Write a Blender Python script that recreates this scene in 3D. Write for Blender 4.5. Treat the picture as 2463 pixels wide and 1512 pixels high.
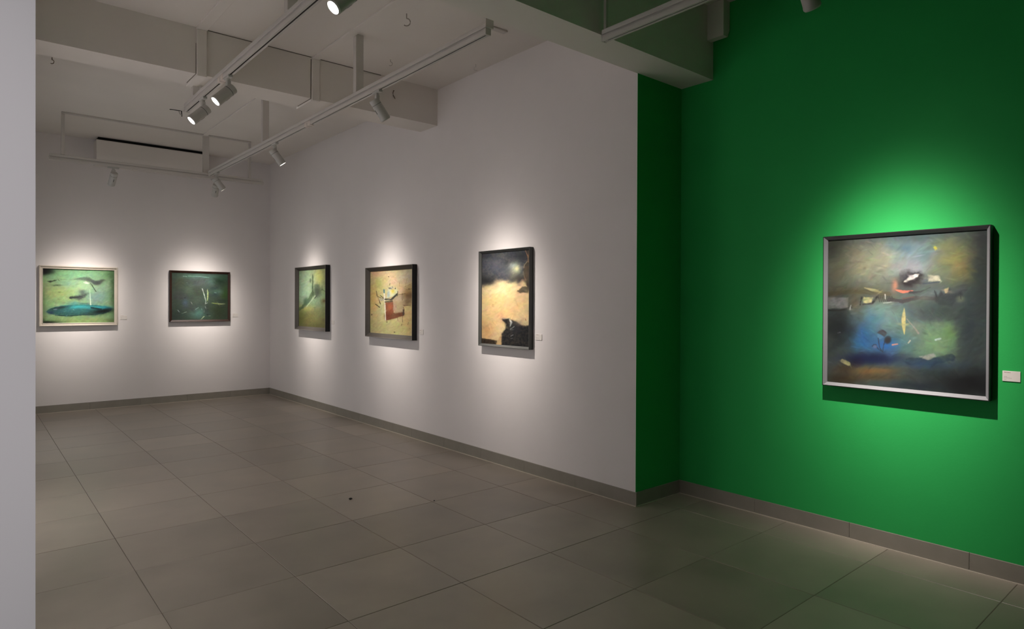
import bpy, math, random
import numpy as np
from mathutils import Vector, Matrix, Quaternion

random.seed(7)
scene = bpy.context.scene
for o in list(bpy.data.objects):
    bpy.data.objects.remove(o)

# ------------------------------------------------------------------ camera, world, exposure, unseen lights
W, H = 2463.0, 1512.0
FPX, CX, CY = 1558.14, 1264.04, 737.28
cam_data = bpy.data.cameras.new('camera')
cam_data.sensor_fit = 'HORIZONTAL'
cam_data.sensor_width = 36.0
cam_data.lens = 36.0 * FPX / W
cam_data.shift_x = -(CX - W / 2) / W
cam_data.shift_y = (CY - H / 2) / W
cam_data.clip_start = 0.05
cam = bpy.data.objects.new('camera', cam_data)
scene.collection.objects.link(cam)
CAM_H = 1.3868
r = Vector((0.756594, -0.653870, 0.004389)); f = Vector((0.653884, 0.756573, -0.005683)); u = Vector((0.000395, 0.007170, 0.999974))
cam.matrix_world = Matrix(((r.x, u.x, -f.x, 0), (r.y, u.y, -f.y, 0), (r.z, u.z, -f.z, CAM_H), (0, 0, 0, 1)))
scene.camera = cam

world = bpy.data.worlds.new('world')
scene.world = world
world.use_nodes = True
world.node_tree.nodes['Background'].inputs[0].default_value = (0.5, 0.48, 0.46, 1)
world.node_tree.nodes['Background'].inputs[1].default_value = 0.02

vs = scene.view_settings
vs.view_transform = 'Standard'
vs.look = 'None'
vs.gamma = 1
vs.use_curve_mapping = False
vs.exposure = 0.0
scene.cycles.use_denoising = True
scene.cycles.max_bounces = 8
scene.cycles.diffuse_bounces = 6
scene.cycles.sample_clamp_indirect = 6.0

WARM = (1.0, 0.91, 0.835)
COOL = (1.0, 0.955, 0.93)


def lamp(name, loc, target, energy, angle, blend, color, radius, parent=None):
    l = bpy.data.lights.new(name, 'SPOT')
    l.energy = energy
    l.spot_size = math.radians(angle)
    l.spot_blend = blend
    l.color = color
    l.shadow_soft_size = radius
    o = bpy.data.objects.new(name, l)
    scene.collection.objects.link(o)
    d = Vector(target) - Vector(loc)
    o.rotation_mode = 'QUATERNION'
    o.rotation_quaternion = d.to_track_quat('-Z', 'Y')
    o.location = loc
    if parent:
        o.parent = parent
        o.matrix_parent_inverse = Matrix.Translation(parent.location).inverted()
    return o


def beam_profile(o, fwhm, spill):
    # reflector lamp: the intensity falls off smoothly from the axis (fwhm in degrees) plus a faint wide spill
    l = o.data
    l.use_nodes = True
    nt = l.node_tree
    em = next(n for n in nt.nodes if n.type == 'EMISSION')
    tc = nt.nodes.new('ShaderNodeTexCoord')
    sx = nt.nodes.new('ShaderNodeSeparateXYZ')
    nt.links.new(tc.outputs['Normal'], sx.inputs[0])

    def M(op, a, b=None):
        n = nt.nodes.new('ShaderNodeMath')
        n.operation = op
        for i, v in enumerate((a, b)):
            if v is None:
                continue
            if isinstance(v, (int, float)):
                n.inputs[i].default_value = v
            else:
                nt.links.new(v, n.inputs[i])
        return n.outputs[0]
    c = M('ABSOLUTE', sx.outputs['Z'])
    core = M('POWER', c, math.log(0.5) / math.log(math.cos(math.radians(fwhm / 2))))
    wide = M('MULTIPLY', M('POWER', c, 7.0), spill)
    nt.links.new(M('ADD', core, wide), em.inputs['Strength'])


# added fill light, unseen behind the camera, brightens the near wall end
lamp('partition_fill_light', (-0.4, -1.75, 2.6), (-0.15, 1.0, 1.35), 235, 30, 1.0, (1.0, 0.95, 0.97), 0.1)
# added cool fill light at the left wall, out of view, lifts the ambient
la = bpy.data.lights.new('side_fill_light', 'AREA')
la.energy = 11
la.shape = 'RECTANGLE'
la.size, la.size_y = 1.8, 2.0
la.color = (0.93, 0.96, 1.0)
lo = bpy.data.objects.new('side_fill_light', la)
scene.collection.objects.link(lo)
lo.location = (0.09, 7.7, 1.25)
lo.rotation_euler = (math.radians(90), 0, math.radians(-90))

# ------------------------------------------------------------------ dimensions recovered from the photograph (metres)
XW, YB, XG, YR, ZC = 3.470, 9.907, 3.969, 2.855, 3.455
XL, Y0 = -2.0, -2.0
XI = 0.0652          # face of the room's own left wall, whose end is the pale strip beside the camera
TH = 0.15
BB = 0.095


# ------------------------------------------------------------------ materials
def lin(c):
    out = []
    for v in c:
        v = v / 255.0
        out.append(v / 12.92 if v <= 0.04045 else ((v + 0.055) / 1.055) ** 2.4)
    return out


def mat(name, col, rough=0.6, spec=0.3, noise=0.0, nscale=8.0, bump=0.0, bscale=60.0, metal=0.0, rand=0.0):
    m = bpy.data.materials.new(name)
    m.use_nodes = True
    nt = m.node_tree
    b = nt.nodes['Principled BSDF']
    b.inputs['Roughness'].default_value = rough
    b.inputs['Specular IOR Level'].default_value = spec
    b.inputs['Metallic'].default_value = metal
    tc = nt.nodes.new('ShaderNodeTexCoord')
    n = nt.nodes.new('ShaderNodeTexNoise')
    n.inputs['Scale'].default_value = nscale
    n.inputs['Detail'].default_value = 5
    nt.links.new(tc.outputs['Object'], n.inputs['Vector'])
    mr = nt.nodes.new('ShaderNodeMapRange')
    mr.inputs['From Min'].default_value = 0.3
    mr.inputs['From Max'].default_value = 0.7
    mr.inputs['To Min'].default_value = 1 - noise
    mr.inputs['To Max'].default_value = 1 + noise
    nt.links.new(n.outputs['Fac'], mr.inputs['Value'])
    mul = nt.nodes.new('ShaderNodeVectorMath')
    mul.operation = 'SCALE'
    mul.inputs[0].default_value = col
    last = mr.outputs['Result']
    if rand:
        oi = nt.nodes.new('ShaderNodeObjectInfo')
        m2 = nt.nodes.new('ShaderNodeMapRange')
        m2.inputs['To Min'].default_value = 1 - rand
        m2.inputs['To Max'].default_value = 1 + rand
        nt.links.new(oi.outputs['Random'], m2.inputs['Value'])
        mm = nt.nodes.new('ShaderNodeMath')
        mm.operation = 'MULTIPLY'
        nt.links.new(last, mm.inputs[0])
        nt.links.new(m2.outputs['Result'], mm.inputs[1])
        last = mm.outputs[0]
    nt.links.new(last, mul.inputs['Scale'])
    nt.links.new(mul.outputs[0], b.inputs['Base Color'])
    if bump:
        n2 = nt.nodes.new('ShaderNodeTexNoise')
        n2.inputs['Scale'].default_value = bscale
        n2.inputs['Detail'].default_value = 4
        nt.links.new(tc.outputs['Object'], n2.inputs['Vector'])
        bp = nt.nodes.new('ShaderNodeBump')
        bp.inputs['Strength'].default_value = bump
        bp.inputs['Distance'].default_value = 0.003
        nt.links.new(n2.outputs['Fac'], bp.inputs['Height'])
        nt.links.new(bp.outputs['Normal'], b.inputs['Normal'])
    return m


def emit(name, col, strength):
    m = bpy.data.materials.new(name)
    m.use_nodes = True
    nt = m.node_tree
    b = nt.nodes['Principled BSDF']
    b.inputs['Base Color'].default_value = (0.8, 0.8, 0.8, 1)
    b.inputs['Emission Color'].default_value = (*col, 1)
    b.inputs['Emission Strength'].default_value = strength
    return m


M_WALL = mat('white_wall_paint', (0.76, 0.725, 0.715), 0.75, 0.2, 0.012, 3.0, 0.10, 90)
M_CEIL = mat('white_ceiling_paint', (0.74, 0.70, 0.655), 0.85, 0.15, 0.02, 2.0, 0.15, 40)
M_GREEN = mat('green_wall_paint', (0.028, 0.375, 0.088), 0.6, 0.12, 0.02, 3.0, 0.10, 90)
M_PART = mat('grey_partition_paint', (0.62, 0.60, 0.62), 0.8, 0.15, 0.005, 3.0)
M_REAR = mat('low_bounce_dark_wall', (0.06, 0.06, 0.06), 0.8, 0.15)  # unseen walls, coloured dark to cut stray bounce light
M_GROUT = mat('dark_grout', (0.15, 0.13, 0.105), 0.9, 0.1, 0.1, 30)
M_CAULK = mat('pale_grout', (0.52, 0.47, 0.40), 0.8, 0.2, 0.05, 30)
M_SKIRT = mat('skirting_stoneware', (0.255, 0.235, 0.20), 0.5, 0.3, 0.06, 9.0, 0.05, 60, 0, 0.03)
M_METAL = mat('white_painted_metal', (0.56, 0.53, 0.495), 0.5, 0.35, 0.01, 5)
M_SLOT = mat('dark_track_slot', (0.03, 0.025, 0.02), 0.6, 0.2)
M_LAMP = mat('lamp_white_plastic', (0.46, 0.45, 0.42), 0.45, 0.4, 0.01, 9)
M_JOIN = mat('cream_plastic', (0.64, 0.57, 0.51), 0.5, 0.3)
M_SEAM = mat('dark_seam', (0.06, 0.055, 0.05), 0.6, 0.2)
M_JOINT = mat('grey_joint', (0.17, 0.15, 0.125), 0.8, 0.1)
M_AC = mat('air_conditioner_plastic', (0.74, 0.70, 0.66), 0.5, 0.3, 0.008, 4)
M_BLACK = mat('black_plastic', (0.01, 0.01, 0.01), 0.6, 0.2)
M_HOOK = mat('rusty_steel', (0.12, 0.08, 0.05), 0.6, 0.3, 0.2, 60)
M_HOOKP = mat('painted_steel', (0.42, 0.38, 0.34), 0.6, 0.3, 0.1, 60)
M_CARD = mat('white_card', (0.74, 0.70, 0.66), 0.6, 0.2)
M_INK = mat('grey_ink', (0.30, 0.27, 0.25), 0.7, 0.1)
M_INKR = mat('red_grey_ink', (0.36, 0.22, 0.20), 0.7, 0.1)
M_LENS_ON = emit('lit_lens', (1.0, 0.95, 0.88), 40)
M_LENS = mat('lens_glass', (0.6, 0.58, 0.55), 0.15, 0.6)


def tile_mat():
    m = mat('beige_stoneware_tile', (0.295, 0.258, 0.212), 0.36, 0.55, 0.13, 2.6, 0.03, 70, 0, 0.085)
    nt = m.node_tree
    # cloudy patches differ from tile to tile
    oi = nt.nodes.new('ShaderNodeObjectInfo')
    tc = next(n for n in nt.nodes if n.type == 'TEX_COORD')
    sc = nt.nodes.new('ShaderNodeVectorMath')
    sc.operation = 'MULTIPLY_ADD'
    cv = nt.nodes.new('ShaderNodeCombineXYZ')
    mm = nt.nodes.new('ShaderNodeMath')
    mm.operation = 'MULTIPLY'
    mm.inputs[1].default_value = 40
    nt.links.new(oi.outputs['Random'], mm.inputs[0])
    nt.links.new(mm.outputs[0], cv.inputs['X'])
    nt.links.new(mm.outputs[0], cv.inputs['Z'])
    sc.inputs[1].default_value = (1, 1, 1)
    nt.links.new(tc.outputs['Object'], sc.inputs[0])
    nt.links.new(cv.outputs[0], sc.inputs[2])
    for n in nt.nodes:
        if n.type == 'TEX_NOISE' and abs(n.inputs['Scale'].default_value - 2.6) < 1e-3:
            nt.links.new(sc.outputs[0], n.inputs['Vector'])
            mr = nt.nodes.new('ShaderNodeMapRange')
            mr.inputs['To Min'].default_value = 0.27
            mr.inputs['To Max'].default_value = 0.45
            nt.links.new(n.outputs['Fac'], mr.inputs['Value'])
            nt.links.new(mr.outputs['Result'], nt.nodes['Principled BSDF'].inputs['Roughness'])
    return m


M_TILE = tile_mat()


# ------------------------------------------------------------------ mesh helper
class MB:
    def __init__(self):
        self.v = []
        self.f = []

    def add(self, vs_, fs_):
        k = len(self.v)
        self.v += [tuple(p) for p in vs_]
        self.f += [tuple(i + k for i in q) for q in fs_]
        return self

    def box(self, x0, x1, y0, y1, z0, z1, bev=0.0):
        if bev:
            # chamfered box: three nested shells joined
            X = (x0, x0 + bev, x1 - bev, x1)
            pts = []
            idx = {}

            def P(x, y, z):
                key = (round(x, 6), round(y, 6), round(z, 6))
                if key not in idx:
                    idx[key] = len(pts)
                    pts.append((x, y, z))
                return idx[key]
            b = bev
            fs_ = []
            for s, x in ((0, x0), (1, x1)):
                q = [P(x, y0 + b, z0 + b), P(x, y1 - b, z0 + b), P(x, y1 - b, z1 - b), P(x, y0 + b, z1 - b)]
                fs_.append(q if s else q[::-1])
            for s, y in ((0, y0), (1, y1)):
                q = [P(x0 + b, y, z0 + b), P(x1 - b, y, z0 + b), P(x1 - b, y, z1 - b), P(x0 + b, y, z1 - b)]
                fs_.append(q[::-1] if s else q)
            for s, z in ((0, z0), (1, z1)):
                q = [P(x0 + b, y0 + b, z), P(x1 - b, y0 + b, z), P(x1 - b, y1 - b, z), P(x0 + b, y1 - b, z)]
                fs_.append(q if s else q[::-1])
            for x, xi in ((x0, x0 + b), (x1, x1 - b)):
                for y, yi in ((y0, y0 + b), (y1, y1 - b)):
                    q = [P(x, yi, z0 + b), P(xi, y, z0 + b), P(xi, y, z1 - b), P(x, yi, z1 - b)]
                    fs_.append(q if (x == x0) == (y == y0) else q[::-1])
                for z, zi in ((z0, z0 + b), (z1, z1 - b)):
                    q = [P(x, y0 + b, zi), P(x, y1 - b, zi), P(xi, y1 - b, z), P(xi, y0 + b, z)]
                    fs_.append(q if (x == x0) != (z == z0) else q[::-1])
            for y, yi in ((y0, y0 + b), (y1, y1 - b)):
                for z, zi in ((z0, z0 + b), (z1, z1 - b)):
                    q = [P(x0 + b, y, zi), P(x1 - b, y, zi), P(x1 - b, yi, z), P(x0 + b, yi, z)]
                    fs_.append(q if (y == y0) == (z == z0) else q[::-1])
            for x, xi in ((x0, x0 + b), (x1, x1 - b)):
                for y, yi in ((y0, y0 + b), (y1, y1 - b)):
                    for z, zi in ((z0, z0 + b), (z1, z1 - b)):
                        fs_.append([P(x, yi, zi), P(xi, y, zi), P(xi, yi, z)])
            return self.add(pts, fs_)
        v = [(x, y, z) for z in (z0, z1) for y in (y0, y1) for x in (x0, x1)]
        return self.add(v, [(0, 2, 3, 1), (4, 5, 7, 6), (0, 1, 5, 4), (2, 6, 7, 3), (0, 4, 6, 2), (1, 3, 7, 5)])

    def lathe(self, prof, n=24, origin=(0, 0, 0), axis=(0, 0, 1)):
        q = Vector(axis).to_track_quat('Z', 'Y')
        vs_, fs_ = [], []
        for (rr, h) in prof:
            for k in range(n):
                a = 2 * math.pi * k / n
                p = q @ Vector((rr * math.cos(a), rr * math.sin(a), h)) + Vector(origin)
                vs_.append(p)
        for i in range(len(prof) - 1):
            for k in range(n):
                k2 = (k + 1) % n
                fs_.append((i * n + k, i * n + k2, (i + 1) * n + k2, (i + 1) * n + k))
        if prof[0][0] > 1e-6:
            fs_.append(tuple(range(n))[::-1])
        if prof[-1][0] > 1e-6:
            fs_.append(tuple((len(prof) - 1) * n + k for k in range(n)))
        return self.add(vs_, fs_)

    def tube(self, pts, rad, n=8):
        vs_, fs_ = [], []
        pts = [Vector(p) for p in pts]
        for i, p in enumerate(pts):
            t = (pts[min(i + 1, len(pts) - 1)] - pts[max(i - 1, 0)]).normalized()
            q = t.to_track_quat('Z', 'Y')
            for k in range(n):
                a = 2 * math.pi * k / n
                vs_.append(q @ Vector((rad * math.cos(a), rad * math.sin(a), 0)) + p)
        for i in range(len(pts) - 1):
            for k in range(n):
                k2 = (k + 1) % n
                fs_.append((i * n + k, i * n + k2, (i + 1) * n + k2, (i + 1) * n + k))
        fs_.append(tuple(range(n))[::-1])
        fs_.append(tuple((len(pts) - 1) * n + k for k in range(n)))
        return self.add(vs_, fs_)

    def prism(self, poly, fn, a, b):
        n = len(poly)
        vs_ = [fn(p, a) for p in poly] + [fn(p, b) for p in poly]
        fs_ = [tuple(range(n))[::-1], tuple(range(n, 2 * n))]
        fs_ += [(k, (k + 1) % n, n + (k + 1) % n, n + k) for k in range(n)]
        return self.add(vs_, fs_)

    def build(self, name, material, parent=None, smooth=False):
        me = bpy.data.meshes.new(name)
        off = Vector(parent_world(parent)) if parent else Vector((0, 0, 0))
        me.from_pydata([tuple(Vector(p) - off) for p in self.v], [], self.f)
        me.update()
        me.materials.append(material)
        import bmesh
        bm = bmesh.new()
        bm.from_mesh(me)
        bmesh.ops.recalc_face_normals(bm, faces=bm.faces)
        if smooth:
            for f_ in bm.faces:
                f_.smooth = True
            for e in bm.edges:
                if len(e.link_faces) == 2 and e.calc_face_angle(0) > 0.6:
                    e.smooth = False
        bm.to_mesh(me)
        bm.free()
        o = bpy.data.objects.new(name, me)
        scene.collection.objects.link(o)
        o.parent = parent
        return o


def parent_world(o):
    p = Vector((0, 0, 0))
    while o:
        p += o.location
        o = o.parent
    return p


def tag(o, label=None, cat=None, group=None, kind=None):
    if label:
        o['label'] = label
    if cat:
        o['category'] = cat
    if group:
        o['group'] = group
    if kind:
        o['kind'] = kind
    return o


def empty(name, loc, label, cat, group=None):
    o = bpy.data.objects.new(name, None)
    o.empty_display_size = 0.1
    scene.collection.objects.link(o)
    o.location = loc
    return tag(o, label, cat, group)


def struct(name, mb, m, label=None):
    return tag(mb.build(name, m), label, None, None, 'structure')


# ------------------------------------------------------------------ the room shell
struct('wall_back', MB().box(XI - TH, XW + TH, YB, YB + TH, 0, ZC), M_WALL, 'white back wall with two pictures and an air conditioner')
struct('wall_right', MB().box(XW, XG + TH, YR, YB, 0, ZC), M_WALL, 'white right wall with three lit pictures')
struct('wall_green', MB().box(XG, XG + TH, Y0, YR - 0.001, 0, ZC), M_GREEN, 'deep green wall with one large picture')
struct('wall_return', MB().box(XW, XG, YR - 0.001, YR, 0, ZC), M_GREEN, 'narrow green return between white and green walls')
struct('wall_left', MB().box(XI - TH, XI, 1.0, YB, 0, ZC), M_PART, 'pale grey end of the left wall, close beside the camera')
struct('wall_side', MB().box(XL - TH, XL, Y0, 1.0, 0, ZC), M_REAR, 'dark wall beside the camera')
struct('wall_rear', MB().box(XL - TH, XG + TH, Y0 - TH, Y0, 0, ZC), M_REAR, 'dark wall behind the camera')
struct('wall_partition', MB().box(XL, XI - TH, 1.0, 1.15, 0, ZC), M_PART, 'pale grey wall carrying on to the left of the picture')
struct('ceiling', MB().box(XL - TH, XG + TH, Y0 - TH, YB + TH, ZC, ZC + TH), M_CEIL, 'white plastered ceiling')
bm1 = struct('ceiling_beam', MB().box(XI, XW, 5.335, 5.645, 3.105, ZC), M_CEIL, 'white ceiling beam further into the room')
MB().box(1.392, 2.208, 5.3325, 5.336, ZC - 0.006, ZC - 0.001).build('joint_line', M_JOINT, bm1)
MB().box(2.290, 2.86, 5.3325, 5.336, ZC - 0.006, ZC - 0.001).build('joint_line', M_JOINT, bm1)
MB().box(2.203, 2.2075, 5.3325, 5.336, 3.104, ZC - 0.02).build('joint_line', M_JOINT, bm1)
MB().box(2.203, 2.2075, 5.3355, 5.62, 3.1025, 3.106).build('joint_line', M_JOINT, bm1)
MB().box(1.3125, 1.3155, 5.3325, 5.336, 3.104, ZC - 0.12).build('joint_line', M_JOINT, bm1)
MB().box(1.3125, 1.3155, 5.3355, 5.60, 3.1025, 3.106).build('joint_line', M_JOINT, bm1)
struct('ceiling_beam', MB().box(XI, XG, 2.590, 2.857, 2.957, ZC), M_CEIL, 'white ceiling beam beside the green wall, tinted green')
# haunch where the nearer beam meets the green wall
struct('beam_haunch', MB().prism([(3.893, 3.212), (3.945, 3.212), (3.969, 3.262), (3.969, ZC), (3.893, ZC)],
                                 lambda p, t: (p[0], t, p[1]), 2.462, 2.590), M_CEIL, 'stepped block between the near beam and the green wall')

# floor: a grout bed with every tile a piece of its own
floor = struct('floor', MB().box(XL - TH, XG + TH, Y0 - TH, YB + TH, -0.12, -0.0025), M_GROUT, 'tiled floor of large beige stoneware')
TS, TX, TY, GAP = 0.6, 0.6607, 0.2279, 0.0032


def tile_mesh(x0, x1, y0, y1):
    b, d = 0.0015, 0.012
    v = [(x0, y0, -d), (x1, y0, -d), (x1, y1, -d), (x0, y1, -d),
         (x0, y0, -b), (x1, y0, -b), (x1, y1, -b), (x0, y1, -b),
         (x0 + b, y0 + b, 0), (x1 - b, y0 + b, 0), (x1 - b, y1 - b, 0), (x0 + b, y1 - b, 0)]
    fs_ = [(8, 9, 10, 11)]
    for k in range(4):
        k2 = (k + 1) % 4
        fs_ += [(k, k2, 4 + k2, 4 + k), (4 + k, 4 + k2, 8 + k2, 8 + k)]
    me = bpy.data.meshes.new('floor_tile')
    me.from_pydata(v, [], fs_)
    me.materials.append(M_TILE)
    return me


cache = {}
i0 = math.floor((XL - TX) / TS)
i1 = math.ceil((XG - TX) / TS)
j0 = math.floor((Y0 - TY) / TS)
j1 = math.ceil((YB - TY) / TS)
for i in range(i0, i1):
    for j in range(j0, j1):
        ax, bx = TX + i * TS, TX + (i + 1) * TS
        ay, by = TY + j * TS, TY + (j + 1) * TS
        cx0, cx1 = max(ax + GAP / 2, XL), min(bx - GAP / 2, XG)
        cy0, cy1 = max(ay + GAP / 2, Y0), min(by - GAP / 2, YB)
        if (cx0 >= XW and cy0 >= YR) or (cx1 <= XI - TH and cy0 >= 1.0) or (cx1 < XI - 0.01 and cy0 >= 1.1):
            continue
        if cx0 < XW < cx1 and cy0 >= YR:
            cx1 = XW
        if cx0 >= XW - 0.001 and cy0 < YR < cy1:
            cy1 = YR
        if cx1 - cx0 < 0.01 or cy1 - cy0 < 0.01:
            continue
        key = tuple(round(q, 4) for q in (cx0 - ax, cx1 - ax, cy0 - ay, cy1 - ay))
        if key not in cache:
            cache[key] = tile_mesh(*[q - TS / 2 for q in (cx0 - ax, cx1 - ax, cy0 - ay, cy1 - ay)])
        t = bpy.data.objects.new('floor_tile', cache[key])
        scene.collection.objects.link(t)
        t.parent = floor
        t.location = (ax + TS / 2, ay + TS / 2, random.uniform(-0.0006, 0.0))

# skirting: stoneware strips with hairline joints and a pale grout bead along the floor


def skirting(name, axis, fixed, a, b, side, label):
    lo, hi = min(a, b), max(a, b)
    t = 0.010
    e0, e1 = (fixed, fixed - t) if side < 0 else (fixed, fixed + t)
    lo_, hi_ = min(e0, e1), max(e0, e1)
    root = MB()
    bw = 0.006
    g0, g1 = (lo_ - bw, hi_) if side < 0 else (lo_, hi_ + bw)
    if axis == 'x':
        root.box(lo, hi, g0, g1, 0, 0.005)
    else:
        root.box(g0, g1, lo, hi, 0, 0.005)
    ob = tag(root.build(name, M_CAULK), label, None, None, 'structure')
    n = max(1, round((hi - lo) / 0.6))
    step = (hi - lo) / n
    for k in range(n):
        s, e = lo + k * step + 0.0008, lo + (k + 1) * step - 0.0008
        z1 = BB
        if axis == 'x':
            m_ = MB().box(s, e, lo_, hi_, 0.005, z1, 0.001)
        else:
            m_ = MB().box(lo_, hi_, s, e, 0.005, z1, 0.001)
        m_.build('skirting_tile', M_SKIRT, ob)
    return ob


skirting('baseboard_back', 'x', YB, XI, XW, -1, 'grey stoneware skirting along the back wall')
skirting('baseboard_right', 'y', XW, YR - 0.016, YB - 0.012, -1, 'grey stoneware skirting along the white right wall')
skirting('baseboard_return', 'x', YR - 0.001, XW, XG - 0.012, -1, 'grey stoneware skirting on the green return')
skirting('baseboard_green', 'y', XG, Y0, YR - 0.001, -1, 'grey stoneware skirting along the green wall')
skirting('baseboard_left', 'y', XI, 1.0, YB - 0.012, 1, 'grey stoneware skirting along the left wall')

# ------------------------------------------------------------------ surface trunking on the ceiling
tr = empty('cable_trunking', (2.25, 5.33, ZC), 'wide white cable trunking running over the middle of the far beam towards the corner', 'trunking')
MB().box(2.214, 2.274, 2.857, 5.3345, ZC - 0.016, ZC, 0.002).build('ceiling_run', M_CEIL, tr)
MB().box(2.210, 2.274, 5.313, 5.335, 3.087, ZC - 0.0165, 0.002).build('drop_run', M_CEIL, tr)
MB().box(2.208, 2.274, 5.3355, 5.660, 3.087, 3.105, 0.002).build('underside_run', M_CEIL, tr)
MB().box(2.222, 2.272, 5.645, 8.66, ZC - 0.016, ZC, 0.002).build('ceiling_run', M_CEIL, tr)
tr = empty('cable_trunking', (1.35, 5.33, ZC), 'wide white cable trunking dropping down the far beam, left of the lit lamps', 'trunking')
MB().box(1.315, 1.390, 2.857, 5.3345, ZC - 0.016, ZC, 0.002).build('ceiling_run', M_CEIL, tr)
MB().box(1.318, 1.386, 5.313, 5.335, 3.087, ZC - 0.0165, 0.002).build('drop_run', M_CEIL, tr)
MB().box(1.318, 1.386, 5.3355, 5.640, 3.087, 3.105, 0.002).build('underside_run', M_CEIL, tr)
tr = empty('cable_trunking', (1.79, 8.69, ZC), 'narrow white trunking across the ceiling above the air conditioner', 'trunking')
MB().box(0.79, 2.79, 8.66, 8.70, ZC - 0.018, ZC, 0.002).build('ceiling_run', M_METAL, tr)
tr = empty('cable_trunking', (3.05, 3.85, ZC), 'short white trunking stub on the ceiling behind the near beam', 'trunking')
MB().box(2.98, 3.12, 3.83, 3.88, ZC - 0.012, ZC, 0.002).build('ceiling_run', M_METAL, tr)


# ------------------------------------------------------------------ lighting tracks
def track(axis, c, a, b, zs, label, posts, joiners, slot_gap=()):
    """c: the fixed coordinate of the centre line; a..b the run; zs: underside height."""
    loc = (c, (a + b) / 2, zs) if axis == 'y' else ((a + b) / 2, c, zs)
    root = empty('lighting_track', loc, label, 'track light', 'white lighting tracks under the ceiling')

    def bx(m_, p0, p1, q0, q1, z0, z1, bev=0.0):
        if axis == 'y':
            return m_.box(q0, q1, p0, p1, z0, z1, bev)
        return m_.box(p0, p1, q0, q1, z0, z1, bev)
    hw = 0.018
    m_ = MB()
    bx(m_, a, b, c - hw, c - 0.006, zs, zs + 0.030)
    bx(m_, a, b, c + 0.006, c + hw, zs, zs + 0.030)
    bx(m_, a, b, c - hw, c + hw, zs + 0.028, zs + 0.035)
    m_.build('rail', M_METAL, root)
    m_ = MB()
    bx(m_, a + 0.03, b - 0.03, c - 0.006, c + 0.006, zs + 0.004, zs + 0.028)
    m_.build('slot', M_SLOT, root)
    m_ = MB()
    bx(m_, a, b, c - 0.021, c + 0.021, zs + 0.0385, zs + 0.065, 0.002)
    bx(m_, a + 0.01, b - 0.01, c - 0.010, c + 0.010, zs + 0.034, zs + 0.04)
    m_.build('strut', M_METAL, root)
    for e in (a, b):
        m_ = MB()
        bx(m_, e - 0.004, e + 0.004, c - hw - 0.002, c + hw + 0.002, zs - 0.002, zs + 0.037, 0.001)
        m_.build('end_cap', M_METAL, root)
    for (x0, x1, y0_, y1_, z0, z1) in posts:
        MB().box(x0, x1, y0_, y1_, z0, z1, 0.002).build('hanger_post', M_METAL, root)
    for p in joiners:
        m_ = MB()
        bx(m_, p - 0.06, p + 0.06, c - 0.021, c + 0.021, zs - 0.006, zs + 0.036, 0.002)
        jo = m_.build('joiner', M_JOIN, root)
        m_ = MB()
        bx(m_, p - 0.002, p + 0.002, c - 0.0215, c + 0.0215, zs - 0.0065, zs + 0.02)
        m_.build('joint_line', M_JOINT, jo)
    return root


T2X, T1X, T4X, T3Y = 2.295, 1.374, 2.818, 8.70
ZS = 2.943
track('y', T2X, 3.00, 8.66, ZS, 'long white lighting track parallel to the white right wall',
      [(2.275, 2.338, 4.64, 4.69, ZS + 0.066, ZC), (2.275, 2.340, 6.715, 6.765, ZS + 0.066, ZC), (2.235, 2.305, 8.724, 8.764, ZS + 0.035, ZC),
       (2.268, 2.326, 2.985, 2.999, ZS + 0.035, ZC)], [5.587])
track('y', T1X, 1.60, 5.86, ZS, 'white lighting track carrying the three lit lamps, left of the long one',
      [(1.354, 1.412, 3.60, 3.655, ZS + 0.066, ZC - 0.0165), (1.354, 1.402, 5.585, 5.636, ZS + 0.066, 3.087)], [4.862])
track('x', T3Y, 0.686, 2.95, 2.921, 'white lighting track crossing in front of the air conditioner',
      [(0.790, 0.822, 8.685, 8.715, 2.987, ZC - 0.018), (2.768, 2.798, 8.685, 8.715, 2.987, ZC - 0.018)], [])
track('y', T4X, -0.4, 2.572, 2.910, 'white lighting track serving the green wall, its end under the near beam',
      [(2.806, 2.826, 2.545, 2.565, 2.97, ZC), (2.786, 2.85, 0.3, 0.35, 2.97, ZC)], [])


# ------------------------------------------------------------------ spotlights
def quat_to(d):
    return Vector(d).to_track_quat('-Z', 'Y')


def head_mesh():
    # axis along -Z, pivot at the origin
    R_ = 0.0375
    return MB().lathe([(0.0, 0.046), (R_ - 0.004, 0.046), (R_, 0.042), (R_, 0.0062), (R_ - 0.0012, 0.006), (R_ - 0.0012, 0.0035), (R_, 0.0032),
                       (R_, -0.100), (R_ + 0.001, -0.103), (R_ + 0.001, -0.112), (R_ - 0.004, -0.119), (R_ - 0.006, -0.119), (R_ - 0.0065, -0.102), (0.0, -0.102)], 32)


PROTO = {}


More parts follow.
